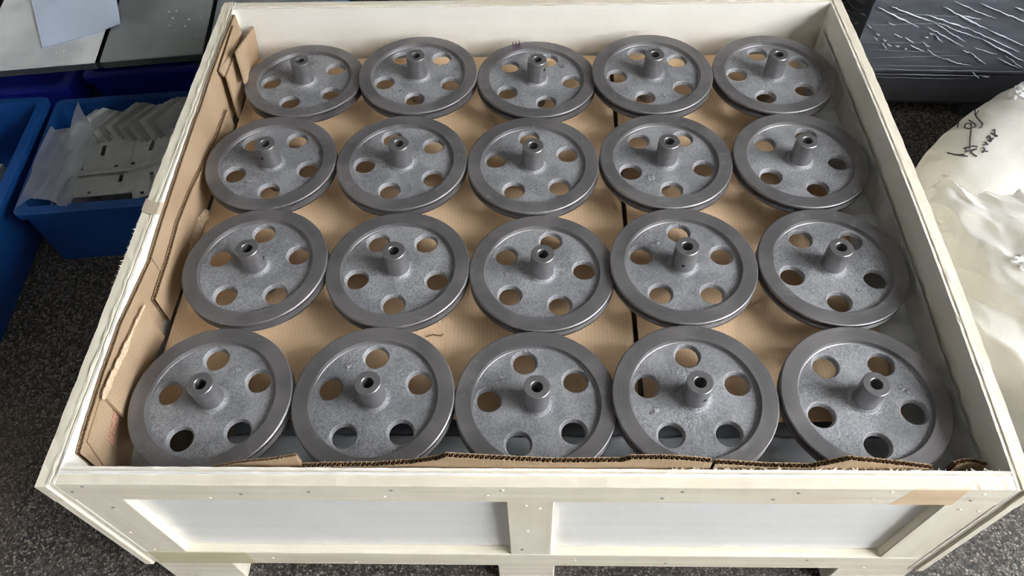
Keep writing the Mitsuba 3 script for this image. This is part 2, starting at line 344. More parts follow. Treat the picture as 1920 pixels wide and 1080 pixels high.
# splinters along the ragged inner edge of the front wall and on the outer edge of the left cleat
def splinters(n, f, mat, seed):
    r = np.random.default_rng(seed); ms = []
    for _ in range(n):
        a, d = f(r)
        ms.append(tube([a, a + d * .6, a + d], [.006, .004, .001], 4))
    return joined(ms)
k = put('splinter', splinters(90, lambda r: (np.array([r.uniform(1.5, 5.0), YF1 - .005, TOP - .005]), np.array([r.normal(0, .03), r.uniform(.01, .04), r.normal(.008, .008)])), 'chip', 3), 'chip', crate)
labels[k] = {'kind': 'stuff'}
k = put('splinter', splinters(40, lambda r: (np.array([XL0 + .01, r.uniform(5.6, 6.8), TOP - .01]), np.array([-r.uniform(.01, .05), r.normal(0, .02), r.normal(0, .01)])), 'chip', 4), 'chip', crate)
labels[k] = {'kind': 'stuff'}
# brown tape folded over the left wall
tp = at_z([(275, 375), (309, 381), (300, 418), (266, 398)], TOP + .012)
ys0, ys1 = 7.15, 7.62
TY0, TY1 = tp[3][1], tp[0][1]
prof = [(XL0 - .012, TOP - .30), (XL0 - .012, TOP - .05), (XL0 - .01, TOP + .012), (XL0 + .05, TOP + .016), (XL1 - .05, TOP + .016), (XL1 + .01, TOP + .012), (XL1 + .014, TOP - .06), (XL1 + .014, TOP - .36)]
P = np.array([[(x, y + .05 * math.sin(i * 1.1), z) for i, (x, z) in enumerate(prof)] for y in np.linspace(TY0, TY1, 6)])
labels['packing_tape'] = {'label': 'strip of shiny brown packing tape folded over the left crate wall', 'category': 'tape'}
put('packing_tape', grid(P), 'tape_brown', smooth=40)

# ---------------------------------------------------------------- the pulleys
def lathe(profile, n, closed_rows=True):
    """Each profile segment its own strip, so edges stay crisp; returns vertices (modelling units), faces."""
    V, F, o = [], [], 0
    th = np.linspace(0, 2 * math.pi, n, endpoint=False); c, s = np.cos(th), np.sin(th)
    for seg in profile:
        ring0 = o
        for r, z in seg:
            V.append(np.c_[r * c, r * s, np.full(n, z)]); o += n
        i = np.arange(n); j = (i + 1) % n
        for k in range(len(seg) - 1):
            a, b = ring0 + k * n, ring0 + (k + 1) * n
            F += [np.c_[a + i, a + j, b + j], np.c_[a + i, b + j, b + i]]
    return np.vstack(V), np.vstack(F)
RI = 0.797
rim_profile = [  # walked so that faces point outwards
    [(RI, 0.0), (0.985, 0.0)][::-1], [(0.985, 0.0), (1.0, -.012)][::-1], [(1.0, -.012), (1.0, -.044)][::-1], [(1.0, -.044), (.895, -.072)][::-1], [(.895, -.072), (.895, -.108)][::-1], [(.895, -.108), (1.0, -.136)][::-1],
    [(1.0, -.136), (1.0, -.168)][::-1], [(1.0, -.168), (.985, -.18)][::-1], [(.985, -.18), (RI, -.18)][::-1], [(RI, -.18), (.785, -.142), (.768, -.135)][::-1],
    [(.770, -.06), (.782, -.055), (.788, -.045), (RI, 0.0)][::-1]]
V, F = lathe(rim_profile, 128)
def ply_local(V, F, mat):
    v = V * U
    return mikit.ply((v, F), mat, True, uv=v[:, :2])
rim_ply = ply_local(V, F, 'machined_iron')
# web with five cored holes
HR, HC = 0.160, 0.583
def web_mesh():
    th = np.linspace(0, 2 * math.pi, 128, endpoint=False)
    ou = np.c_[.778 * np.cos(th), .778 * np.sin(th)]
    t2 = np.linspace(0, 2 * math.pi, 36, endpoint=False)
    hs = [np.c_[HC * math.cos(k * 2 * math.pi / 5) + (HR + .014) * np.cos(t2), HC * math.sin(k * 2 * math.pi / 5) + (HR + .014) * np.sin(t2)] for k in range(5)]
    inn = np.c_[.15 * np.cos(t2), .15 * np.sin(t2)]
    pol = Polygon(ou, [h for h in hs] + [inn])
    v2, f2 = trimesh.creation.triangulate_polygon(pol, engine='earcut')
    V, F = [], []
    V.append(np.c_[v2, np.full(len(v2), -.06)]); F.append(f2)
    V.append(np.c_[v2, np.full(len(v2), -.135)]); F.append(f2[:, ::-1] + len(v2)); o = 2 * len(v2)
    n = len(t2); i = np.arange(n); j = (i + 1) % n
    for k in range(5):
        c = HC * math.cos(k * 2 * math.pi / 5), HC * math.sin(k * 2 * math.pi / 5)
        rows = [(HR + .014, -.06), (HR + .006, -.064), (HR - .002, -.078), (HR - .016, -.124), (HR - .012, -.132), (HR + .014, -.135)]
        for r, z in rows: V.append(np.c_[c[0] + r * np.cos(t2), c[1] + r * np.sin(t2), np.full(n, z)])
        for q in range(len(rows) - 1):
            a, b = o + q * n, o + (q + 1) * n
            F += [np.c_[a + i, a + j, b + j], np.c_[a + i, b + j, b + i]]
        o += len(rows) * n
    # fillets to the hub, above and below
    for sgn, zz in ((1, -.06), (-1, -.135)):
        rows = [(.235, zz + sgn * .001), (.205, zz + sgn * .006), (.185, zz + sgn * .018), (.172, zz + sgn * .035), (.158, zz + sgn * .05)]
        n3 = 48; t3 = np.linspace(0, 2 * math.pi, n3, endpoint=False); i3 = np.arange(n3); j3 = (i3 + 1) % n3
        for r, z in rows: V.append(np.c_[r * np.cos(t3), r * np.sin(t3), np.full(n3, z)])
        for q in range(len(rows) - 1):
            a, b = o + q * n3, o + (q + 1) * n3
            tri = [np.c_[a + i3, a + j3, b + j3], np.c_[a + i3, b + j3, b + i3]]
            F += tri if sgn > 0 else [t[:, ::-1] for t in tri]
        o += len(rows) * n3
    return np.vstack(V), np.vstack(F)
V, F = web_mesh()
v = V * U
_m = trimesh.Trimesh(v, F, process=False)
web_ply = mikit.ply((v[F].reshape(-1, 3), np.arange(len(F) * 3).reshape(-1, 3)), 'cast_iron', False, uv=v[F].reshape(-1, 3)[:, :2])
HT, HB, HRAD, BORE = .36, -.54, .158, .07
hub_profile = [[(BORE + .008, HT), (HRAD - .008, HT)][::-1], [(HRAD - .008, HT), (HRAD, HT - .008)][::-1], [(HRAD, HT - .008), (HRAD + .003, -.03), (HRAD + .003, -.15), (HRAD, HB + .008)][::-1],
               [(HRAD, HB + .008), (HRAD - .008, HB)][::-1], [(HRAD - .008, HB), (BORE, HB)][::-1], [(BORE, HB), (BORE, HT - .008)][::-1], [(BORE, HT - .008), (BORE + .008, HT)][::-1]]
V, F = lathe(hub_profile, 48)
hub_ply = ply_local(V, F, 'hub_iron')

POSE = [[-3.875, 10.375, -0.05, -3.307, 0.5, -33.763], [-1.938, 10.416, 0.012, -0.177, 0.405, -19.531], [0.058, 10.352, -0.045, -1.211, 1.5, -2.504], [1.985, 10.389, 0.012, 0.528, 0.1, -33.803], [3.985, 10.365, 0.005, -0.401, 0.053, 33.31],
        [-4.028, 8.377, 0.013, -0.077, 0.649, -12.026], [-2.013, 8.375, 0.002, 0.448, 0.279, -32.372], [-0.005, 8.315, -0.002, 0.837, 0.52, 24.197], [2.011, 8.385, -0.003, -0.133, 0.322, -14.563], [4.027, 8.368, 0.01, -0.107, 0.344, -2.596],
        [-3.847, 6.367, 0.03, 0.898, -0.6, 19.215], [-1.879, 6.369, -0.045, -0.204, -0.2, -18.998], [0.118, 6.311, -0.05, -0.5, 1.1, 5.472], [2.043, 6.383, 0.012, -0.521, -0.3, 17.514], [4.058, 6.366, 0.005, -0.303, 0.269, -20.715],
        [-3.967, 4.315, 0.014, 0.951, -0.433, 26.571], [-1.965, 4.339, 0.012, 0.824, -0.352, 22.037], [0.03, 4.315, -0.045, 0.179, 1.5, 32.637], [1.953, 4.358, 0.012, 1.594, 0.0, 19.727], [3.985, 4.335, 0.02, 1.372, -0.286, -15.794]]
SCAR = [(516, 171), (750, 171), (1050, 122), (1248, 178), (1474, 176), (463, 343), (769, 347), (1003, 354), (1217, 338), (1558, 328), (535, 456), (680, 482), (948, 513), (1230, 454), (1608, 543), (445, 689), (654, 690), (941, 707), (1229, 770), (1689, 728)]
SSIZE = [.035, .035, .03, .03, .02, .04, .035, .03, .07, .03, .03, .02, .04, .045, .035, .045, .045, .025, .04, .05]
SCREW = {2: (1021, 131), 5: (492, 297), 10: (494, 483), 13: (1281, 498), 18: (1322, 751)}
ROWS = ['back row', 'second row from back', 'second row from front', 'front row']
COLS = ['leftmost', 'second from left', 'middle', 'second from right', 'rightmost']
NOTE = ['tilted in the corner', 'with a small pale pit', 'with purple pen marks', 'with a spattered hub foot', 'beside the plastic liner',
        'with a set screw hole', 'with a pit', 'with pale rim specks', 'with a scar', 'half in shade',
        'beside torn cardboard', 'with an unmarked web', 'with a faint left scar', 'with a screw hole', 'with a scratched rim',
        'by the left cardboard', 'with pits around its hub', 'above the torn strip', 'with a pit left of centre', 'shaded on its right']
def rotm(tx, ty, a):
    tx, ty, a = map(math.radians, (tx, ty, a))
    cx, sx, cy, sy, ca, sa = math.cos(tx), math.sin(tx), math.cos(ty), math.sin(ty), math.cos(a), math.sin(a)
    return np.array([[1, 0, 0], [0, cx, -sx], [0, sx, cx]]) @ np.array([[cy, 0, sy], [0, 1, 0], [-sy, 0, cy]]) @ np.array([[ca, -sa, 0], [sa, ca, 0], [0, 0, 1]])
def scar_mesh(size, seed):
    r = np.random.default_rng(seed); ms = []
    for k in range(4 if size > .03 else 2):
        b = trimesh.creation.icosphere(2, 1.0); p = np.array(b.vertices)
        p *= (0.55 + 0.9 * meshkit.noise(p * 2.2 + seed * 3.1 + k * 9, seed))[:, None]
        s = size * r.uniform(.35, .75)
        p = p * [s, s * .8, s * .22] + [r.normal(0, size * .6), r.normal(0, size * .45), 0]
        ms.append((p, b.faces))
    return joined(ms)
for i, (x, y, z, tx, ty, a) in enumerate(POSE):
    r, c = divmod(i, 5)
    k = thing('pulley', f'{COLS[c]} grey iron pulley in the {ROWS[r]}, {NOTE[i]}', 'pulley', 'cast iron pulleys in the crate')
    R3 = rotm(tx, ty, a)
    mat = np.eye(4); mat[:3, :3] = R3; mat[:3, 3] = M([x, y, z])
    tw = T(mat.tolist())
    for nm_, pl in (('rim', rim_ply), ('web', web_ply), ('hub', hub_ply)):
        scene[f'{k}__{nm_}'] = {**pl, 'to_world': tw}
    labels[f'{k}__web'] = {'label': 'rough cast web with five holes'}
    if i == 11: continue      # its web shows no scar
    q = at_z([SCAR[i]], z - .062)[0] - [x, y, z]
    l = R3.T @ q; l[2] = -.06
    sv, sf = scar_mesh(SSIZE[i] * 1.25, 100 + i)
    scene[f'{k}__casting_scar'] = {**mikit.ply(((sv + l) * U, sf), 'purple_ink' if i == 2 else 'scar_light', True), 'to_world': tw}
    labels[f'{k}__casting_scar'] = {'label': 'small rough casting scar'}
    if i in SCREW:   # a drilled hole in the hub wall, seen as a dark rimmed disc
        best = None
        for an in np.linspace(0, 2 * math.pi, 181):
            for zz in np.linspace(0.0, .3, 31):
                pt = np.array([x, y, z]) + rotm(tx, ty, 0) @ np.array([HRAD * math.cos(an), HRAD * math.sin(an), zz])
                if (pt - EYE)[:2] @ np.array([math.cos(an), math.sin(an)]) > 0: continue
                d = pt - EYE; w = d @ FW
                e = math.hypot(960 + FL * (d @ RT) / w - SCREW[i][0], 540 - FL * (d @ UP) / w - SCREW[i][1])
                if best is None or e < best[0]: best = (e, an, zz)
        _, an, zz = best
        cyl = trimesh.creation.cylinder(.024, .012, sections=20); cyl.apply_transform(trimesh.geometry.align_vectors([0, 0, 1], [math.cos(an), math.sin(an), 0]))
        cyl.apply_translation([(HRAD - .002) * math.cos(an), (HRAD - .002) * math.sin(an), zz])
        m2 = np.eye(4); m2[:3, :3] = rotm(tx, ty, 0); m2[:3, 3] = M([x, y, z])
        scene[f'{k}__set_screw_hole'] = {**mikit.ply((np.array(cyl.vertices) * U, np.array(cyl.faces)), 'black_void'), 'to_world': T(m2.tolist())}
        labels[f'{k}__set_screw_hole'] = {'label': 'dark set screw hole'}
# purple pen strokes on the rim of the middle pulley of the back row
x, y, z, tx, ty, a = POSE[2]
pk = 'pulley_002'
st = []
for q0, q1 in (((961, 79), (964, 90)), ((967, 78), (970, 90)), ((973, 77), (976, 89)), ((962, 91), (977, 90))):
    p = at_z([q0, q1], z + .006)
    st.append(tube([p[0], (p[0] + p[1]) / 2, p[1]], .008, 5))
put('pen_mark', joined(st), 'purple_ink', pk, label='purple pen mark')

# ---------------------------------------------------------------- cardboard
HUBS = np.array([(p[0], p[1], p[2] + HB * math.cos(math.radians(p[3]))) for p in POSE])
def sheet_z(X, Y, seed):
    """Sheet under the pulleys: it rests at about -0.55, dented where a hub stands."""
    z = -.548 + .02 * (meshkit.fbm(np.stack([X * .9, Y * .9, X * 0 + seed], -1), 3, seed) - .5)
    for hx, hy, hz in HUBS:
        w = np.exp(-((X - hx) ** 2 + (Y - hy) ** 2) / (2 * .24 ** 2))
        z = z * (1 - w) + (hz - .006) * w
    return z
def floor_sheet(name, label, x0, x1, y0, y1, folds, seed):
    k = thing(name, label, 'cardboard', 'cardboard sheets under the pulleys')
    nx, ny = int((x1 - x0) / .07), int((y1 - y0) / .07)
    X, Y = np.meshgrid(np.linspace(x0, x1, nx), np.linspace(y0, y1, ny))
    Z = sheet_z(X, Y, seed)
    for ax, v, d in folds:
        D = (Y if ax == 1 else X) - v
        Z = Z - d * np.exp(-(D / .03) ** 2) + d * .5 * np.exp(-((np.abs(D) - .08) / .04) ** 2)
    jag = .02 * (meshkit.noise(np.stack([X * 3, Y * 0, Y * 0 + seed], -1), seed) - .5)
    top = np.stack([X, Y + jag * (Y < y0 + .1), Z], -1)
    v1, f1 = grid(top)
    v2, f2 = grid(top - [0, 0, .035])
    o = len(v1); i = np.arange(o).reshape(ny, nx)
    edge = np.r_[i[0, :], i[1:, -1], i[-1, -2::-1], i[-2:0:-1, 0]]; e2 = np.roll(edge, -1)
    side = np.vstack([np.c_[edge, edge + o, e2 + o], np.c_[edge, e2 + o, e2]])
    put('sheet', (np.vstack([v1, v2]), np.vstack([f1, f2[:, ::-1] + o, side])), 'cardboard', k, 35)
floor_sheet('cardboard_sheet', 'wide brown cardboard sheet under the left three columns of pulleys', -5.05, 1.36, 4.3, 11.55, [(1, 5.95, .012), (1, 9.35, .01), (0, .62, .008), (0, -1.05, .006), (0, 1.12, .02), (0, -3.0, .006)], 3)
floor_sheet('cardboard_sheet', 'narrower brown cardboard sheet under the right two columns of pulleys', 1.43, 4.98, 4.3, 11.55, [(1, 9.3, .018), (1, 5.75, .012), (0, 2.75, .01), (0, 3.1, .006), (1, 7.3, .006)], 5)

def corrugated(path, zb, ztop, th=.05, wl=.055, seed=0, lean=None):
    """Standing double-faced board: path (n,2) in plan, ztop(s) its upper edge; the flutes run upright."""
    path = np.asarray(path, float)
    L = np.r_[0, np.cumsum(np.linalg.norm(np.diff(path, axis=0), axis=1))]
    n = max(8, int(L[-1] / (wl / 6)))
    s = np.linspace(0, L[-1], n)
    xy = np.c_[np.interp(s, L, path[:, 0]), np.interp(s, L, path[:, 1])]
    tg = np.gradient(xy, axis=0); tg /= np.linalg.norm(tg, axis=1, keepdims=True); nr = np.c_[-tg[:, 1], tg[:, 0]]
    zt = np.array([ztop(a) for a in s / L[-1]]) + np.random.default_rng(seed).normal(0, .004, n)
    zbv = np.array([zb(a) for a in s / L[-1]]) if callable(zb) else np.full(n, zb)
    le = np.array(lean) if lean is not None else np.zeros(2)
    def wallp(off, t):
        lo = np.c_[xy + nr * (off - t / 2)[:, None], zbv]; hi = np.c_[xy + nr * (off - t / 2)[:, None] + le, zt]
        lo2 = np.c_[xy + nr * (off + t / 2)[:, None], zbv]; hi2 = np.c_[xy + nr * (off + t / 2)[:, None] + le, zt]
        return grid(np.stack([lo, hi, hi2, lo2, lo]))
    one = np.ones(n)
    faces = [wallp(one * th / 2, .008), wallp(-one * th / 2, .008)]
    flute = wallp(np.sin(s * 2 * math.pi / wl) * (th / 2 - .006), .008)
    return joined(faces), flute
def board_thing(name, label, path, zb, ztop, mat='cardboard', th=.05, seed=0, lean=None, group=None):
    k = thing(name, label, 'cardboard', group)
    a, b = corrugated(path, zb, ztop, th, .055, seed, lean)
    put('liner', a, mat, k); put('fluting', b, 'cardboard_dark', k, label='wavy fluting between the faces')
    return k
def polyfn(pts):
    p = np.asarray(pts, float)
    return lambda s: float(np.interp(s, p[:, 0], p[:, 1]))
def px_path(pxs, plane, axis):
    """Upper-edge pixels put on an upright plane: returns plan path and height function."""
    P = on(pxs, axis, plane)
    order = np.argsort(P[:, 1 - axis]); P = P[order]
    L = np.r_[0, np.cumsum(np.linalg.norm(np.diff(P[:, :2], axis=0), axis=1))]
    return P[:, :2], polyfn(np.c_[L / L[-1], P[:, 2]])
SG = 'cardboard pieces along the left crate wall'
pa, za = px_path([(438, 27), (416, 82), (394, 142), (372, 209), (366, 222), (335, 314), (302, 415), (281, 484)], -5.17, 0)
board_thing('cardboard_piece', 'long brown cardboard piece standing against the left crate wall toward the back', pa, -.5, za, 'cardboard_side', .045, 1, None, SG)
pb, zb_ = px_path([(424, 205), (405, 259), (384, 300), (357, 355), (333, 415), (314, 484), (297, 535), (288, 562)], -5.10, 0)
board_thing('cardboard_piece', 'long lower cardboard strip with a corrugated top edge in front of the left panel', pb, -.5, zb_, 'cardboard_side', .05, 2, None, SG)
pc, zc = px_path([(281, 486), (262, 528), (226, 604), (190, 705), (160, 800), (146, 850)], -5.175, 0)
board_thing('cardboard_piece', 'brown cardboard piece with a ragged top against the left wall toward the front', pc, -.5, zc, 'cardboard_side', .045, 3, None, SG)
def px_slab(name, label, pts, th, mat, planes):
    P = np.array([on([q], a, v)[0] for q, (a, v) in zip(pts, planes)])
    k = thing(name, label, 'cardboard', SG)
    m = slab(P, th)
    put('liner', m, mat, k)
    return k, P
X_ = lambda v: (0, v)
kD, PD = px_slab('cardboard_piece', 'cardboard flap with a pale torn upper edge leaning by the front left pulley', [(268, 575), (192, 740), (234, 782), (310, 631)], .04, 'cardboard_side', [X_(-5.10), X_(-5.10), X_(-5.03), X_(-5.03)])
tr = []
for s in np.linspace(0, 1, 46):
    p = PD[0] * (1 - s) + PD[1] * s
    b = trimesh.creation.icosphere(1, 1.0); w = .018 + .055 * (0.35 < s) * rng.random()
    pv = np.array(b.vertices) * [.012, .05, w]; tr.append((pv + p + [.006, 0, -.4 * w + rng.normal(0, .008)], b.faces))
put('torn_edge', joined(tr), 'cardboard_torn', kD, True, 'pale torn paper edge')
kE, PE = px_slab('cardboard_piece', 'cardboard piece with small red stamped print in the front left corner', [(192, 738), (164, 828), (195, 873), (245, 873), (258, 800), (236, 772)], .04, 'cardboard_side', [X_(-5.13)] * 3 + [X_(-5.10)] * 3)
# red stamp: rows of small strokes in a thin frame (illegible in the photograph)
def stamp_pt(u, v):  # along the piece
    q = np.array([[213, 762], [225, 775], [213, 838], [200, 822]], float)
    p = (1 - u) * ((1 - v) * q[0] + v * q[1]) + u * ((1 - v) * q[3] + v * q[2])
    return on([p], 0, -5.105)[0]
st = []
r2 = np.random.default_rng(5)
for row in range(2):
    for c_ in range(6):
        for _ in range(4):
            u0 = .05 + c_ * .155 + r2.uniform(0, .09); v0 = .12 + row * .42 + r2.uniform(0, .25)
            du, dv = (.06, 0) if r2.random() < .5 else (0, .16)
            st.append(tube([stamp_pt(u0, v0), stamp_pt(u0 + du / 2, v0 + dv / 2), stamp_pt(u0 + du, v0 + dv)], .0042, 4))
for a_, b_ in (((0, 0), (0, 1)), ((1, 0), (1, 1)), ((0, 1), (1, 1))):
    st.append(tube([stamp_pt(*a_), stamp_pt((a_[0] + b_[0]) / 2, (a_[1] + b_[1]) / 2), stamp_pt(*b_)], .003, 4))
put('red_stamp', joined(st), 'stamp_red', kE, label='red stamped print in a thin frame')
# back left corner pieces
Yb = lambda v: (1, v)
px_slab('cardboard_piece', 'smooth tan cardboard flap bent across the back left corner', [(443, 97), (461, 157), (488, 112), (476, 50)], .03, 'cardboard_side', [X_(-4.86), X_(-4.80), Yb(11.52), Yb(11.56)])
px_slab('cardboard_piece', 'narrow cardboard piece with white slits standing before the corner flap', [(439, 108), (425, 142), (449, 222), (459, 165)], .03, 'cardboard_side', [X_(-4.98), X_(-5.0), X_(-4.99), X_(-4.93)])
px_slab('cardboard_piece', 'creased brown cardboard scrap high in the back left corner', [(438, 47), (411, 131), (421, 143), (440, 94), (454, 60)], .03, 'cardboard_side', [X_(-5.09), X_(-5.09), X_(-5.03), X_(-5.0), X_(-5.03)])
# torn crumpled lip beside the leftmost pulley of the third row
ms = []
Pt = at_z([(384, 402), (372, 425), (362, 450), (353, 470)], -.42)
for s in np.linspace(0, 1, 16):
    p = np.array([np.interp(s, np.linspace(0, 1, 4), Pt[:, j]) for j in range(3)])
    b = trimesh.creation.icosphere(2, 1.0); pv = np.array(b.vertices); pv = pv * (0.6 + .8 * meshkit.noise(pv * 2.5 + s * 40, 3))[:, None]
    ms.append((pv * [.06, .10, .08] + p + rng.normal(0, .012, 3), b.faces))
labels['cardboard_scrap'] = {'label': 'crumpled torn cardboard edge left of the third row pulley', 'category': 'cardboard'}
put('cardboard_scrap', joined(ms), 'cardboard_torn', smooth=True)
# front strips behind the front wall
FG = 'torn cardboard strips along the front crate wall'
def front_strip(label, pxs, y, th, seed, mat='cardboard_strip_mat'):
    p, z = px_path(pxs, y, 1)
    pp = np.c_[np.linspace(p[0, 0], p[-1, 0], 40), y + .006 * np.sin(np.linspace(0, 9, 40) + seed)]
    return board_thing('cardboard_strip', label, pp, -.1, z, mat, th, seed, None, FG)
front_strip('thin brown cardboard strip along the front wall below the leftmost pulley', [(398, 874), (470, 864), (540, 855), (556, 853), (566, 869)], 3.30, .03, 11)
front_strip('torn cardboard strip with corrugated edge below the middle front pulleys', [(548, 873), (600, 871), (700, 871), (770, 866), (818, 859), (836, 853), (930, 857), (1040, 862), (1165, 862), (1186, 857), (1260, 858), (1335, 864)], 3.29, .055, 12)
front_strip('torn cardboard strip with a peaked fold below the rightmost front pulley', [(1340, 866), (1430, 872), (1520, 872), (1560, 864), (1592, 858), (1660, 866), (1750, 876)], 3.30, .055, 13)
# corrugated offcut in the front right corner
Pq = at_x([(1828, 834), (1868, 828), (1886, 866), (1868, 876), (1826, 870)], 4.98)
labels['cardboard_offcut'] = {'label': 'small dark corrugated cardboard offcut in the front right crate corner', 'category': 'cardboard'}
px, pz = px_path([(1826, 838), (1845, 832), (1870, 827), (1884, 850)], 3.55, 1)
a_, b_ = corrugated(np.c_[np.linspace(4.66, 5.05, 10), 3.42 + .05 * np.sin(np.linspace(0, 3, 10))], -.3, lambda s: .22 - .06 * s, .05, .055, 14)
put('liner', a_, 'cardboard_strip_mat', 'cardboard_offcut'); put('fluting', b_, 'cardboard_dark', 'cardboard_offcut')

# ---------------------------------------------------------------- plastic liner along the right wall, wrapped bar at the front
ny, nx = 420, 26
Y, S = np.meshgrid(np.linspace(3.3, 11.5, ny), np.linspace(0, 1, nx), indexing='ij')
bx = 5.07 + .085 * np.sin(np.pi * (Y - YF0) / (YB1 - YF0)) - .03 * (Y - YF0) / (YB1 - YF0) - .02
pl = np.abs(((Y * 2.6 + .35 * meshkit.noise(np.stack([Y * 1.3, S * 2, S * 0], -1), 2) + S * .25) % 1) - .5) * 2
wv = meshkit.fbm(np.stack([Y * 5, S * 3, S * 0 + 4], -1), 3, 5) - .5
X = 4.66 + (bx - 4.66) * np.minimum(1, S * 1.6) - .03 * pl * (S > .6)
Zl = -.50 + np.where(S > .6, (S - .6) / .4 * .5, 0) + .055 * pl * np.minimum(1, S * 3) + .06 * wv
for hx, hy, hz in HUBS:   # stays clear below the rims
    pass
Zl = np.where(S < .6, np.minimum(Zl, -.40), Zl)
labels['plastic_liner'] = {'label': 'grey pleated plastic liner sheet along the right crate wall', 'category': 'plastic sheet'}
put('plastic_liner', grid(np.stack([X, Y, Zl], -1)), 'liner_film', smooth=50)
# grey film-wrapped bar under the front row
ang = np.linspace(0, 2 * math.pi, 25)[:-1]
Xs = np.linspace(-3.9, 4.5, 150); Pn = []
for xx in Xs:
    w = .012 * math.sin(xx * 7) + .01 * math.sin(xx * 17 + 1)
    c, s = np.cos(ang), np.sin(ang)
    yy = 3.75 + .39 * np.sign(c) * np.abs(c) ** .35; zz = -.86 + .26 * np.sign(s) * np.abs(s) ** .5 + w * (s > 0) + .03 * np.cos(9 * yy) * (s > .3)
    Pn.append(np.c_[np.full(24, xx), yy, zz])
Pn = np.array(Pn); Pn = np.concatenate([Pn, Pn[:, :1]], 1)
labels['wrapped_bar'] = {'label': 'grey film-wrapped bar lying under the front row of pulleys', 'category': 'bar'}
put('wrapped_bar', grid(Pn[:, ::-1]), 'grey_film', smooth=50)
labels['dark_board'] = {'label': 'slate grey board lying behind the film-wrapped bar under the front row', 'category': 'board'}
put('dark_board', cbox(-3.9, 4.5, 4.16, 5.2, -.92, -.72, .02), 'slate_film')

# ---------------------------------------------------------------- left: low table with steel plates
ZP = -.6
plates = [([(-60, 40), (-130, 140), (-22, 132.5), (13, 1)], 'far left bare steel plate at the picture edge, left of the plate under the paper'),
          ([(14, 5), (0, 40), (-12, 131.5), (176, 116), (190, 60), (210, -40), (40, -40)], 'bare steel plate under the blue-grey paper on the low table'),
          ([(205, 58), (190, 112.7), (376, 96), (390, 60)], 'bare steel plate right of the narrow gap, beside the crate'),
          ([(427, -6), (421, 22), (600, 14)], 'bare steel plate behind the back left crate corner')]
def plate_quad(x0, x1, yaw=.118, y_front=None):
    d = np.array([math.cos(yaw), math.sin(yaw)]); n = np.array([-d[1], d[0]])
    o = at_z([(0, 130.6)], ZP)[0][:2]
    def pt(x, t):
        s = (x - o[0]) / d[0]
        return o + d * s + n * t
    return [pt(x0, 0), pt(x1, 0), pt(x1, 4.2), pt(x0, 4.2)]
xa = at_z([(176, 116), (190, 112.7), (376, 96)], ZP)
table = thing('low_table', 'low dark steel table carrying bare steel plates at the left', 'table')
pl_x = [(-12.6, -10.56), (-10.42, xa[0][0]), (xa[1][0] - .02, -6.20), (-6.10, -3.55)]
pl_lab = ['bare steel plate at the far left edge of the low table', 'bright bare steel plate under the blue-grey paper on the low table', 'bare steel plate right of the narrow gap, between paper and crate', 'bare grey steel plate showing behind the back left crate corner']
r3 = np.random.default_rng(12)
for (x0, x1), lab in zip(pl_x, pl_lab):
    q = plate_quad(x0, x1)
    if x0 > -6.2: q = [q[0] + (q[3] - q[0]) * .14, q[1] + (q[2] - q[1]) * .14, q[2], q[3]]
    k = thing('steel_plate', lab, 'steel plate', 'steel plates on the low table')
    top = np.c_[q, np.full(4, ZP)]
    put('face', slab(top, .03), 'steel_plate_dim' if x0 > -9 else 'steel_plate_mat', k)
    dd = (q[1] - q[0]) / np.linalg.norm(q[1] - q[0]); nn = np.array([-dd[1], dd[0]])
    lipq = np.c_[np.array([q[0], q[1], q[1] + nn * .03, q[0] + nn * .03]), np.full(4, ZP - .031)]
    put('lip', slab(lipq, .13), 'dark_steel', k, label='dark folded front lip')
    rv = []
    for _ in range(9):
        u, w = r3.uniform(.55, .95), r3.uniform(.03, .35)
        p = q[0] * (1 - u) * (1 - w) + q[1] * u * (1 - w) + q[2] * u * w + q[3] * (1 - u) * w
        b = trimesh.creation.icosphere(1, 1.0); rv.append((np.array(b.vertices) * [.022, .03, .012] + [*p, ZP], b.faces))
    labels[put('burr', joined(rv), 'galvanised', k, True, 'bright drilled burrs')]['kind'] = 'stuff'
qa, qb = plate_quad(-12.6, -3.55)[:2], plate_quad(-12.6, -3.55)[2:]
def tpt(x, t): return plate_quad(x, x + .1)[0] + (plate_quad(x, x + .1)[3] - plate_quad(x, x + .1)[0]) * t
fr = [np.r_[tpt(x, t), ZP - .17] for x, t in ((-12.5, .05), (-6.3, .05), (-6.3, .95), (-12.5, .95))]
put('top_frame', slab(np.array(fr), .12), 'dark_steel', table)
for x, t in ((-12.3, .27), (-6.6, .27), (-6.6, .92), (-12.3, .92)):
    p = tpt(x, t); put('leg', cbox(p[0] - .15, p[0] + .15, p[1] - .15, p[1] + .15, -3.25, ZP - .29), 'dark_steel', table)
fr2 = [np.r_[tpt(x, t), ZP - .17] for x, t in ((-6.25, .16), (-3.6, .16), (-3.6, .95), (-6.25, .95))]
put('top_frame', slab(np.array(fr2), .12), 'dark_steel', table)
for x, t in ((-3.75, .22), (-3.75, .92)):
    p = tpt(x, t); put('leg', cbox(p[0] - .1, p[0] + .1, p[1] - .1, p[1] + .1, -3.25, ZP - .29), 'dark_steel', table)
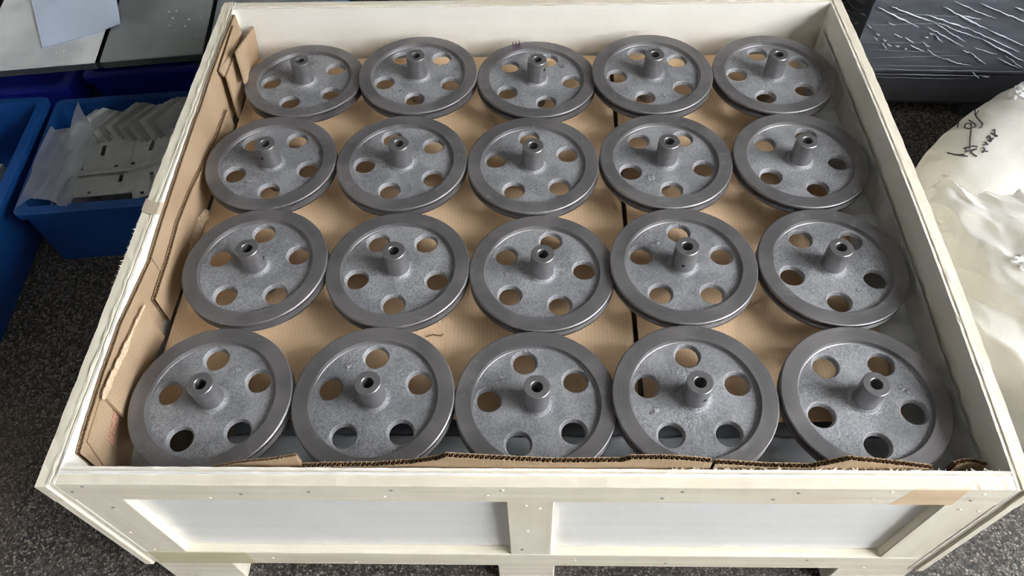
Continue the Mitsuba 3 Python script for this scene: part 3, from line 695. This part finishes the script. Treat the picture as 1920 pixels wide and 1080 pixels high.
# paper
c = at_z([(80, 91), (228, 50), (217, -12), (56, -12)], ZP + .02)
n = 24; S, Tt = np.meshgrid(np.linspace(0, 1, n), np.linspace(0, 1, n))
P = (c[0] * ((1 - S) * (1 - Tt))[..., None] + c[1] * (S * (1 - Tt))[..., None] + c[2] * (S * Tt)[..., None] + c[3] * ((1 - S) * Tt)[..., None])
P[..., 2] += .03 * meshkit.fbm(P * 1.6, 3, 6) + .05 * np.exp(-((S - 1) ** 2 + Tt ** 2) / .03) + .008 * np.sin(S * 9)
v1, f1 = grid(P); v2, f2 = grid(P - [0, 0, .008])
labels['paper_sheet'] = {'label': 'creased pale blue-grey paper sheet lying on the steel plates', 'category': 'paper'}
put('paper_sheet', joined([(v1, f1), (v2, f2[:, ::-1])]), 'paper', smooth=True)

# ---------------------------------------------------------------- blue bins
def bin_mesh(w, d, h, t=.09, taper=.04, rimw=.07):
    """Open tapered tote, origin at the centre of its base."""
    def ring(a, b, z, r=.14, n=6):
        p = []
        for sx, sy, a0 in ((1, 1, 0), (-1, 1, 90), (-1, -1, 180), (1, -1, 270)):
            for k in range(n):
                th = math.radians(a0 + 90 * k / (n - 1)); p.append((sx * (a - r) + r * math.cos(th), sy * (b - r) + r * math.sin(th), z))
        return np.array(p)
    a, b = w / 2, d / 2
    body = [ring(a - taper, b - taper, 0), ring(a, b, h - .16), ring(a, b, h - .005), ring(a - t, b - t, h - .005), ring(a - t - taper, b - t - taper, .08)]
    rim = [ring(a + .002, b + .002, h - .14), ring(a + rimw, b + rimw, h - .14), ring(a + rimw + .01, b + rimw + .01, h - .01), ring(a + rimw - .02, b + rimw - .02, h + .015), ring(a - t - .01, b - t - .01, h + .015), ring(a - t - .012, b - t - .012, h - .06)]
    def skin(rows, cap0, cap1):
        P = np.array(rows); P = np.concatenate([P, P[:, :1]], 1)
        v, f = grid(P); n = P.shape[1]
        fs = [f]
        for cap, row, flip in ((cap0, 0, False), (cap1, len(rows) - 1, True)):
            if cap:
                tri = np.array([(row * n, row * n + k + 1, row * n + k) for k in range(1, n - 2)])
                fs.append(tri[:, ::-1] if flip else tri)
        return v, np.vstack(fs)
    return skin(body, True, True), skin(rim, False, False)
def place(m, x, y, z, yaw):
    c, s = math.cos(yaw), math.sin(yaw)
    v = np.array(m[0]) @ np.array([[c, s, 0], [-s, c, 0], [0, 0, 1]]) + [x, y, z]
    return v, m[1]
def tote(label, x, y, w, d, h, yaw, mat):
    k = thing('blue_bin', label, 'bin', None)
    a, b = bin_mesh(w, d, h)
    put('body', place(a, x, y, -3.25, yaw), mat, k, 40); put('lip', place(b, x, y, -3.25, yaw), mat, k, 40)
    return k
B2 = (-7.98, 10.55, 2.85, 2.95, 1.45, .10)
tote('blue plastic bin holding metal brackets in a clear bag, beside the crate', *B2, 'blue_plastic')
B1 = (-11.0, 9.35, 2.55, 5.1, 1.45, .06)
tote('blue plastic bin cut by the left picture edge', *B1, 'blue_plastic')
tote('royal blue bin in the dark under the left half of the table', -11.8, 13.75, 3.3, 2.0, .95, .1, 'royal_blue_plastic')
tote('royal blue bin in the dark under the table, nearer the crate', -8.6, 14.35, 2.4, 2.0, 1.0, .1, 'royal_blue_plastic')
# brackets in the middle bin
def local(b, u, v, z):
    x, y, w, d, h, yaw = b
    return np.array([x + u * math.cos(yaw) - v * math.sin(yaw), y + u * math.sin(yaw) + v * math.cos(yaw), z])
def bracket_plate(w, l, hole=True):
    p = Polygon([(-w / 2, -l / 2), (w / 2, -l / 2), (w / 2, l / 2 - .1), (w / 2 - .1, l / 2), (-w / 2, l / 2)])
    if hole:
        p = p.difference(Point(-w * .28, -l * .34).buffer(.04, 8)).difference(Point(w * .28, -l * .34).buffer(.04, 8)).difference(Polygon([(-.04, .0), (.04, .0), (.04, l * .3), (-.04, l * .3)]))
    return trimesh.creation.extrude_polygon(p, .02, engine='earcut')
BG = 'grey metal brackets in the middle bin'
ORD = 'first second third fourth fifth sixth seventh eighth ninth tenth eleventh twelfth thirteenth fourteenth fifteenth sixteenth seventeenth'.split()
for i in range(17):   # a row standing upright along the back wall
    m = bracket_plate(.9, .62, False)
    fl = box(-.45, .45, -.31, -.29, 0, .16); m = cat([m, fl])
    m.apply_transform(trimesh.transformations.rotation_matrix(math.radians(70 + 3 * math.sin(i * 2.1)), [1, 0, 0]))
    m.apply_transform(trimesh.transformations.rotation_matrix(math.radians(58 + 4 * math.sin(i * 1.7)), [0, 0, 1]))
    m.apply_translation(local(B2, -.85 + i * .118, .78 + .05 * math.sin(i * .9), -2.12 + .012 * i + .04 * math.sin(i)))
    k = thing('metal_bracket', f'{ORD[i]} thin grey bracket from the left, standing at the back of the blue bin', 'bracket', 'standing brackets at the back of the bin')
    put('plate', m, ('galvanised', 'galvanised_dull')[i % 2], k)
flat = [(-.35, .05, .04, 1.15, .95, -2.03), (.55, .12, -.05, .9, 1.0, -2.05), (.1, -.62, .03, 1.9, .62, -2.10), (.75, -.7, .3, .8, .75, -2.04)]
fl_lab = ['flat grey plate bracket near the clear bag in the blue bin', 'flat grey plate bracket with a slot at the right of the blue bin', 'wide grey plate bracket along the front of the blue bin', 'slanted grey plate bracket at the front right of the blue bin']
for (u, v_, ya, w, l, z), lab in zip(flat, fl_lab):
    m = bracket_plate(w, l); m = cat([m, box(-w / 2, w / 2, l / 2 - .03, l / 2 - .01, 0, .12)])
    m.apply_transform(trimesh.transformations.rotation_matrix(.10 + ya, [0, 0, 1])); m.apply_translation(local(B2, u, v_, z))
    k = thing('metal_bracket', lab, 'bracket', BG)
    put('plate', m, 'galvanised', k)
fillm = box(-1.1, 1.1, -1.15, 1.15, 0, .6); fillm.apply_transform(trimesh.transformations.rotation_matrix(.10, [0, 0, 1])); fillm.apply_translation(local(B2, 0, 0, -3.15))
k = thing('bracket_pile', 'level pile of grey metal brackets filling the blue bin', 'brackets')
labels[k]['kind'] = 'stuff'
pile = []
for i in range(90):
    m = bracket_plate(r3.uniform(.4, .9), r3.uniform(.25, .5), False)
    m.apply_transform(trimesh.transformations.euler_matrix(r3.normal(0, .12), r3.normal(0, .12), r3.uniform(0, 6.3)))
    m.apply_translation(local(B2, r3.uniform(-.8, .9), r3.uniform(-.95, .8), -2.50 + r3.uniform(-.12, .16)))
    pile.append(m)
used.pop(k); put(k, joined(pile + [fillm]), 'galvanised_dull')
# clear bag folded over the bin's left side
n = 34; S, Tt = np.meshgrid(np.linspace(0, 1, n), np.linspace(0, 1, n))
uu = -1.36 + .55 * np.sin(S * np.pi * .55) + .25 * S; vv = -1.46 + 2.0 * Tt
hz = -1.78 + .30 * np.sin(np.pi * S) * (1 - Tt) - .22 * S + .25 * Tt * np.exp(-((S - .6) / .2) ** 2)
wr = meshkit.fbm(np.stack([S * 4, Tt * 3, S * 0], -1), 3, 8) - .5
P = np.stack([local(B2, 0, 0, 0)[0] + (uu + .22 * wr) * math.cos(.1) - vv * math.sin(.1), local(B2, 0, 0, 0)[1] + (uu) * math.sin(.1) + (vv + .1 * wr) * math.cos(.1), hz + .14 * wr + .10], -1)
bagk = thing('clear_plastic_bag', 'cloudy clear plastic bag draped over the left side of the bracket bin', 'plastic bag')
put('drape', grid(P), 'clear_bag', bagk, True)
c = at_y([(140, 184), (152, 250), (145, 400), (110, 405)], 10.6)
fin = []
for s in np.linspace(0, 1, 20):
    b0 = local(B2, -1.0 + .35 * s, -1.25 + 2.05 * s, -2.0); hgt = .12 + .62 * s ** 1.5
    fin.append([b0 + [.05 * math.sin(9 * s + 4 * t) * t + .10 * t * (1 - s), 0, hgt * t] for t in np.linspace(0, 1, 10)])
put('upright_fold', grid(np.array(fin)), 'clear_bag', bagk, True, 'upright fold of the bag')
# pale stepped packs in the left bin
for j, (u, v_, z, w) in enumerate(((.05, -.1, -2.25, .35), (.12, .55, -2.2, .3))):
    lab = ['grey white block stack standing in the left blue bin, nearer part', 'grey white block stack standing in the left blue bin, farther part'][j]
    k = thing('spacer_block', lab, 'block', 'pale blocks in the left bin')
    for s in range(4):
        m = cbox(-.35 + .1 * s, .55, -.28, .28, -.9, .12 - .1 * s, .01); m.apply_translation(local(B1, u + .1, v_ + .25, z)); m.apply_translation([0, -.05 * s, 0])
        if s == 0 or True: put('step', cbox(*sum(([a, b] for a, b in zip(m.bounds[0], m.bounds[1])), []), .01), 'galvanised', k)

# ---------------------------------------------------------------- background pieces behind the crate
pp = at_z([(625, 8), (650, 8)], Z0 * -1)
bp = at_y([(625, 4), (650, 4)], 14.2)
labels['blue_post'] = {'label': 'bright blue steel post behind the back crate wall', 'category': 'post'}
put('blue_post', cbox(bp[0][0], bp[1][0], 14.2, 14.4, -3.25, 1.2), 'post_blue')
bb = at_y([(915, 4), (1566, 4)], 14.0)
k = thing('black_case', 'long black case standing on the floor behind the back crate wall', 'case')
put('body', cbox(bb[0][0], bb[1][0], 14.0, 15.5, -3.25, .2, .04), 'dark_steel', k)
put('lid', cbox(bb[0][0] - .03, bb[1][0] + .03, 13.97, 15.53, .2, .34, .03), 'dark_steel', k)

# ---------------------------------------------------------------- stretch-wrapped stack at the back right
SY = 12.85; syaw = -.045
e0 = at_y([(1606, 80)], SY)[0]; e1 = at_y([(1640, 0)], SY)[0]
SX0 = (e0[0] + e1[0]) / 2
def on_face(q):   # point of the stack's front face seen at a pixel
    d = ray([q])[0]; n = np.array([-math.sin(syaw), math.cos(syaw), 0]); o = np.array([SX0, SY, 0])
    return EYE + d * (((o - EYE) @ n) / (d @ n))
zband = on_face((1700, 127))[2]; zlow = on_face((1700, 193))[2]
def sbox(a0, a1, b0, b1, z0, z1, c=.03):
    m = cbox(a0, a1, b0, b1, z0, z1, c); m.apply_transform(trimesh.transformations.rotation_matrix(syaw, [0, 0, 1])); m.apply_translation([SX0, SY, 0]); return m
stack = thing('wrapped_stack', 'dark stacked boxes wrapped in shiny stretch film behind the crate at right', 'wrapped boxes')
SW, SD, STOP = 6.2, 5.0, 3.6
put('lower_box', sbox(.04, SW - .04, .04, SD, zlow, zband - .01), 'dark_panel', stack)
# wrapped upper body with shallow film wrinkles on its front
na, nb = 220, 120
Aa, Bb = np.meshgrid(np.linspace(0, SW, na), np.linspace(zband - .06, STOP, nb))
dia = Bb + Aa * .42
rel = .035 * (meshkit.fbm(np.stack([Aa * .7, dia * 7, Aa * 0], -1), 4, 21) - .5) + .02 * (meshkit.fbm(np.stack([Aa * .5, Bb * 12, Aa * 0 + 3], -1), 3, 22) - .5)
cs, sn = math.cos(syaw), math.sin(syaw)
Pf = np.stack([SX0 + Aa * cs + (rel - .05) * sn * -1, SY + Aa * sn + (-.05 + rel) * cs, Bb], -1)
put('front_film', grid(Pf), 'wrapped_dark', stack, True, 'shiny stretch film over the front')
put('upper_box', sbox(.005, SW - .005, .0, SD, zband + .0, STOP), 'wrapped_dark', stack)
put('pallet', cat([sbox(.1, SW - .1, .15, SD - .1, zlow - .15, zlow - .005), *[sbox(a, a + .5, .15, SD - .1, -3.25, zlow - .15) for a in (.2, 2.8, 5.4)]]), 'dark_steel', stack)
r4 = np.random.default_rng(31)
def fold(q0, q1, w, bend=0.0, mat='film_fold_mat', wob=1.5):
    n = 12; pts = []
    for s in np.linspace(0, 1, n):
        q = np.array(q0) * (1 - s) + np.array(q1) * s + [0, bend * math.sin(math.pi * s)] + r4.normal(0, wob * .35, 2) * (0 < s < 1)
        p = on_face(q); p[1] -= .055 + .03; pts.append(p)
    rr = .55 * w * np.sin(np.linspace(.25, math.pi - .25, n)) * r4.uniform(.6, 1.25, n)
    put('film_fold', tube(pts, rr, 5), mat, stack, True)
z0_ = lambda x, y: (1540 + x / 5.047, y / 5.047)
FOLDS = [((530, 45), (910, 230), .030), ((655, 40), (1060, 185), .030), ((1060, 185), (1350, 370), .022), ((975, 110), (1400, 250), .028), ((1400, 250), (1870, 470), .024), ((1140, 35), (1560, 250), .032), ((1560, 250), (1960, 430), .028), ((1240, 100), (1500, 155), .020),
         ((1250, -10), (1640, 150), .022), ((1490, 5), (1900, 170), .026), ((1770, 120), (1960, 200), .026), ((1810, 40), (1960, 90), .028), ((990, 225), (1330, 415), .022), ((1090, 190), (1500, 340), .018), ((1500, 340), (1918, 560), .030), ((830, 400), (960, 460), .026), ((780, 325), (865, 380), .02),
         ((950, 370), (1020, 425), .02), ((985, 440), (1100, 515), .016), ((1100, 515), (1410, 600), .02), ((1400, 470), (1545, 580), .026), ((1320, 450), (1400, 470), .016), ((1430, 420), (1650, 490), .014), ((1650, 520), (1860, 620), .022), ((1730, 495), (1918, 640), .016),
         ((625, 185), (690, 215), .024), ((510, 290), (545, 308), .022), ((575, 345), (610, 360), .024), ((565, 380), (612, 435), .02), ((610, 390), (655, 410), .022), ((690, 400), (730, 412), .022), ((1010, 285), (1055, 300), .026), ((1060, 295), (1135, 375), .018), ((675, 290), (760, 330), .014),
         ((490, 325), (530, 360), .012), ((1410, 650), (1480, 715), .022), ((430, 205), (470, 240), .014), ((780, 432), (800, 436), .022), ((975, 320), (1005, 328), .022), ((1500, 690), (1580, 700), .016)]
for a, b, w in FOLDS: fold(z0_(*a), z0_(*b), w, 1.0)
for a, b, w in (((440, 625), (1918, 655), .018), ((455, 672), (1570, 690), .018), ((480, 705), (1400, 720), .010), ((450, 590), (1500, 605), .010), ((440, 520), (1300, 500), .010), ((420, 210), (1200, 190), .010), ((500, 90), (1300, 130), .010), ((420, 380), (1000, 375), .008), ((430, 440), (1200, 470), .008)):
    fold(z0_(*a), z0_(*b), w, 0.5, 'film_fold_dim', 1.0)
# frayed film hanging on the stack's left side
fr = []
for _ in range(120):
    z = r4.uniform(-1.7, .6); y = SY + r4.uniform(.05, 2.5); a = np.array([SX0 - .01, y, z]); d = np.array([-r4.uniform(.03, .22), r4.normal(0, .06), r4.normal(.05, .08)])
    fr.append(tube([a, a + d * .6 + [0, 0, .02], a + d], [.006, .005, .003], 4))
k = put('frayed_film', joined(fr), 'film_fold_dim', stack, label='frayed film ends on the left side'); labels[k]['kind'] = 'stuff'

# ---------------------------------------------------------------- white woven bags at the right
def bag_mesh(c, half, yaw, seed, fold_dirs, pw=2.6, n=150, amp=.10):
    th = np.linspace(0, 2 * math.pi, n); ph = np.linspace(-math.pi / 2, math.pi / 2, n // 2)
    TH, PH = np.meshgrid(th, ph)
    def sp(v, e): return np.sign(v) * np.abs(v) ** e
    e = 2 / pw
    X = sp(np.cos(PH), e) * sp(np.cos(TH), e); Y = sp(np.cos(PH), e) * sp(np.sin(TH), e); Z = sp(np.sin(PH), e)
    P = np.stack([X * half[0], Y * half[1], Z * half[2]], -1)
    nrm = np.stack([X / half[0], Y / half[1], Z / half[2]], -1); nrm /= np.linalg.norm(nrm, axis=-1, keepdims=True) + 1e-9
    d = np.zeros(X.shape)
    for k, (ax, fr, am) in enumerate(fold_dirs):
        ax = np.array(ax, float); ax /= np.linalg.norm(ax)
        t = P @ ax + .5 * (meshkit.fbm(P * .7 + 5 * k, 3, seed + k) - .5) * 2
        al = P @ np.array([-ax[1], ax[0], 0])
        nz = meshkit.fbm(np.stack([t * fr, al * .22, P[..., 2] * .3 + 7 * k], -1), 2, seed + 3 * k)
        d += am * (1 - np.abs(2 * nz - 1) * 2.2)
    d += amp * 2.2 * (meshkit.fbm(P * .8, 3, seed) - .5) + .35 * amp * (meshkit.fbm(P * 3.0, 3, seed + 9) - .5)
    P = P + nrm * d[..., None]
    P[:, -1] = P[:, 0]
    cy, sy = math.cos(yaw), math.sin(yaw)
    Q = P @ np.array([[cy, sy, 0], [-sy, cy, 0], [0, 0, 1]]) + c
    Q[..., 2] = np.maximum(Q[..., 2], -3.25)
    return Q
lower = bag_mesh(np.array([9.2, 7.35, -2.36]), (2.6, 2.55, 1.3), -.12, 41, [((.85, .52, .1), 1.3, .26), ((.75, .65, .1), 2.8, .10), ((.9, .42, .1), 6.0, .035)], 3.0, 320, .07)
lower[..., 2] += .80 * np.exp(-((lower[..., 0] - 6.45) ** 2 + (lower[..., 1] - 9.45) ** 2) / .55) * np.clip((lower[..., 2] + 3.2) / 1.5, 0, 1)
bag1 = thing('woven_bag', 'large creased white woven bag lying beside the right crate wall', 'bag')
put('body', grid(lower), 'bag_weave', bag1, True)
upper = bag_mesh(np.array([9.15, 10.05, -1.85]), (2.7, 1.3, 1.4), .55, 57, [((.9, .2, .1), 2.2, .05), ((.9, -.2, .1), 6.0, .015)], 2.4, 200, .04)
bag2 = thing('woven_bag', 'white woven bag with black handwriting, behind the creased bag', 'bag')
bodies = {bag1: trimesh.Trimesh(*grid(lower), process=True), bag2: trimesh.Trimesh(*grid(upper), process=True)}
import manifold3d as m3
def solid(t):
    t.merge_vertices(digits_vertex=5); t.update_faces(t.nondegenerate_faces()); t.fix_normals()
    return m3.Manifold(m3.Mesh(np.asarray(t.vertices, np.float32), np.asarray(t.faces, np.uint32)))
A_, B_ = solid(bodies[bag2]), solid(bodies[bag1])
print('bags', A_.status(), B_.status(), bodies[bag1].is_watertight, bodies[bag2].is_watertight)
cut = A_ - B_      # the rear bag is pressed flat against the front one
if not cut.is_empty():
    pieces = sorted(cut.decompose(), key=lambda m: -m.volume())
    mm = pieces[0].to_mesh(); bodies[bag2] = trimesh.Trimesh(np.array(mm.vert_properties[:, :3]), np.array(mm.tri_verts), process=False)
put('body', bodies[bag2], 'bag_weave', bag2, 60)
def on_bag(k, qs, lift=.01):
    d = ray(qs); d /= np.linalg.norm(d, axis=1, keepdims=True)
    loc, idx, _ = bodies[k].ray.intersects_location(np.repeat(EYE[None], len(d), 0), d, multiple_hits=False)
    out = [None] * len(d)
    for l, i in zip(loc, idx): out[i] = l - d[i] * lift
    return [o for o in out if o is not None]
w0 = lambda x, y: (1680 + x / 4.32, 150 + y / 4.32)
STROKES = [[(640, 240), (640, 280), (665, 315), (705, 355), (690, 385), (670, 390)], [(672, 250), (640, 285)], [(580, 255), (535, 300), (505, 350), (498, 385)], [(600, 350), (565, 355), (553, 385), (590, 395), (640, 382), (650, 370), (625, 345), (590, 325)],
           [(608, 350), (608, 400), (600, 470), (596, 560)], [(545, 555), (620, 535), (660, 540)], [(555, 580), (600, 570), (660, 555), (600, 580), (655, 620)], [(565, 545), (565, 585)],
           [(700, 590), (720, 560), (705, 545)], [(695, 575), (745, 578)], [(705, 530), (735, 515), (745, 525), (720, 500)], [(735, 470), (755, 450), (770, 480), (790, 470), (765, 500), (748, 480)], [(770, 430), (825, 455)], [(780, 408), (800, 400), (800, 440), (810, 460)],
           [(415, 590), (480, 605), (555, 602)], [(470, 605), (580, 618)]]
ink = []
for s in STROKES:
    s = np.array([w0(*q) for q in s]); t = np.linspace(0, len(s) - 1, 6 * len(s))
    qs = np.c_[np.interp(t, np.arange(len(s)), s[:, 0]), np.interp(t, np.arange(len(s)), s[:, 1])]
    pts = on_bag(bag2, qs)
    if len(pts) > 3: ink.append(tube(pts, .012, 5))
if ink: put('handwriting', joined(ink), 'marker_ink', bag2, label='black marker handwriting')
for bk, q, sc, lab in ((bag2, (1910, 182), .13, 'white knotted tie'), (bag1, (1918, 492), .09, 'white plastic end')):
    pts = on_bag(bk, np.array([q]), 0)
    if pts:
        ms = []
        for j in range(5):
            b = trimesh.creation.icosphere(3, 1.0); pv = np.array(b.vertices)
            pv = pv * (0.55 + .9 * meshkit.noise(pv * 2.4 + 11 * j, j + 3))[:, None] * [sc, sc * .8, sc * .6]
            ms.append((pv + pts[0] + r4.normal(0, sc * .55, 3) + [.05, 0, .05], b.faces))
        put('tie', joined(ms), 'white_poly', bk, True, lab)
labels['wooden_block'] = {'label': 'short wooden block end poking out under the creased white bag', 'category': 'wood block'}
bw = at_z([(1885, 725)], -2.75)[0]
blk = cbox(-.28, .32, -.30, 1.6, -.25, .25, .02); blk.apply_transform(trimesh.transformations.rotation_matrix(-.15, [0, 0, 1])); blk.apply_translation([bw[0] - .1, bw[1] + .2, -3.0])
put('wooden_block', blk, 'old_wood')

# two bits of debris on the cardboard between the front rows
cz = at_z([(822, 603)], -.53)[0]
labels['wood_chip'] = {'label': 'tiny pale wood chip on the cardboard between the two front rows', 'category': 'chip'}
cp = trimesh.creation.icosphere(2, 1.0); pv = np.array(cp.vertices); pv = pv * (0.6 + .8 * meshkit.noise(pv * 2 + 5, 4))[:, None] * [.03, .035, .02]
put('wood_chip', (pv + cz + [0, 0, .012], cp.faces), 'chip', smooth=True)
tw = at_z([(798, 632), (812, 628), (826, 630), (831, 627)], -.525)
labels['twig'] = {'label': 'thin curled brown splinter on the cardboard above the second front pulley', 'category': 'splinter'}
put('twig', tube(tw + [0, 0, .008], .008, 6), 'cardboard_dark')
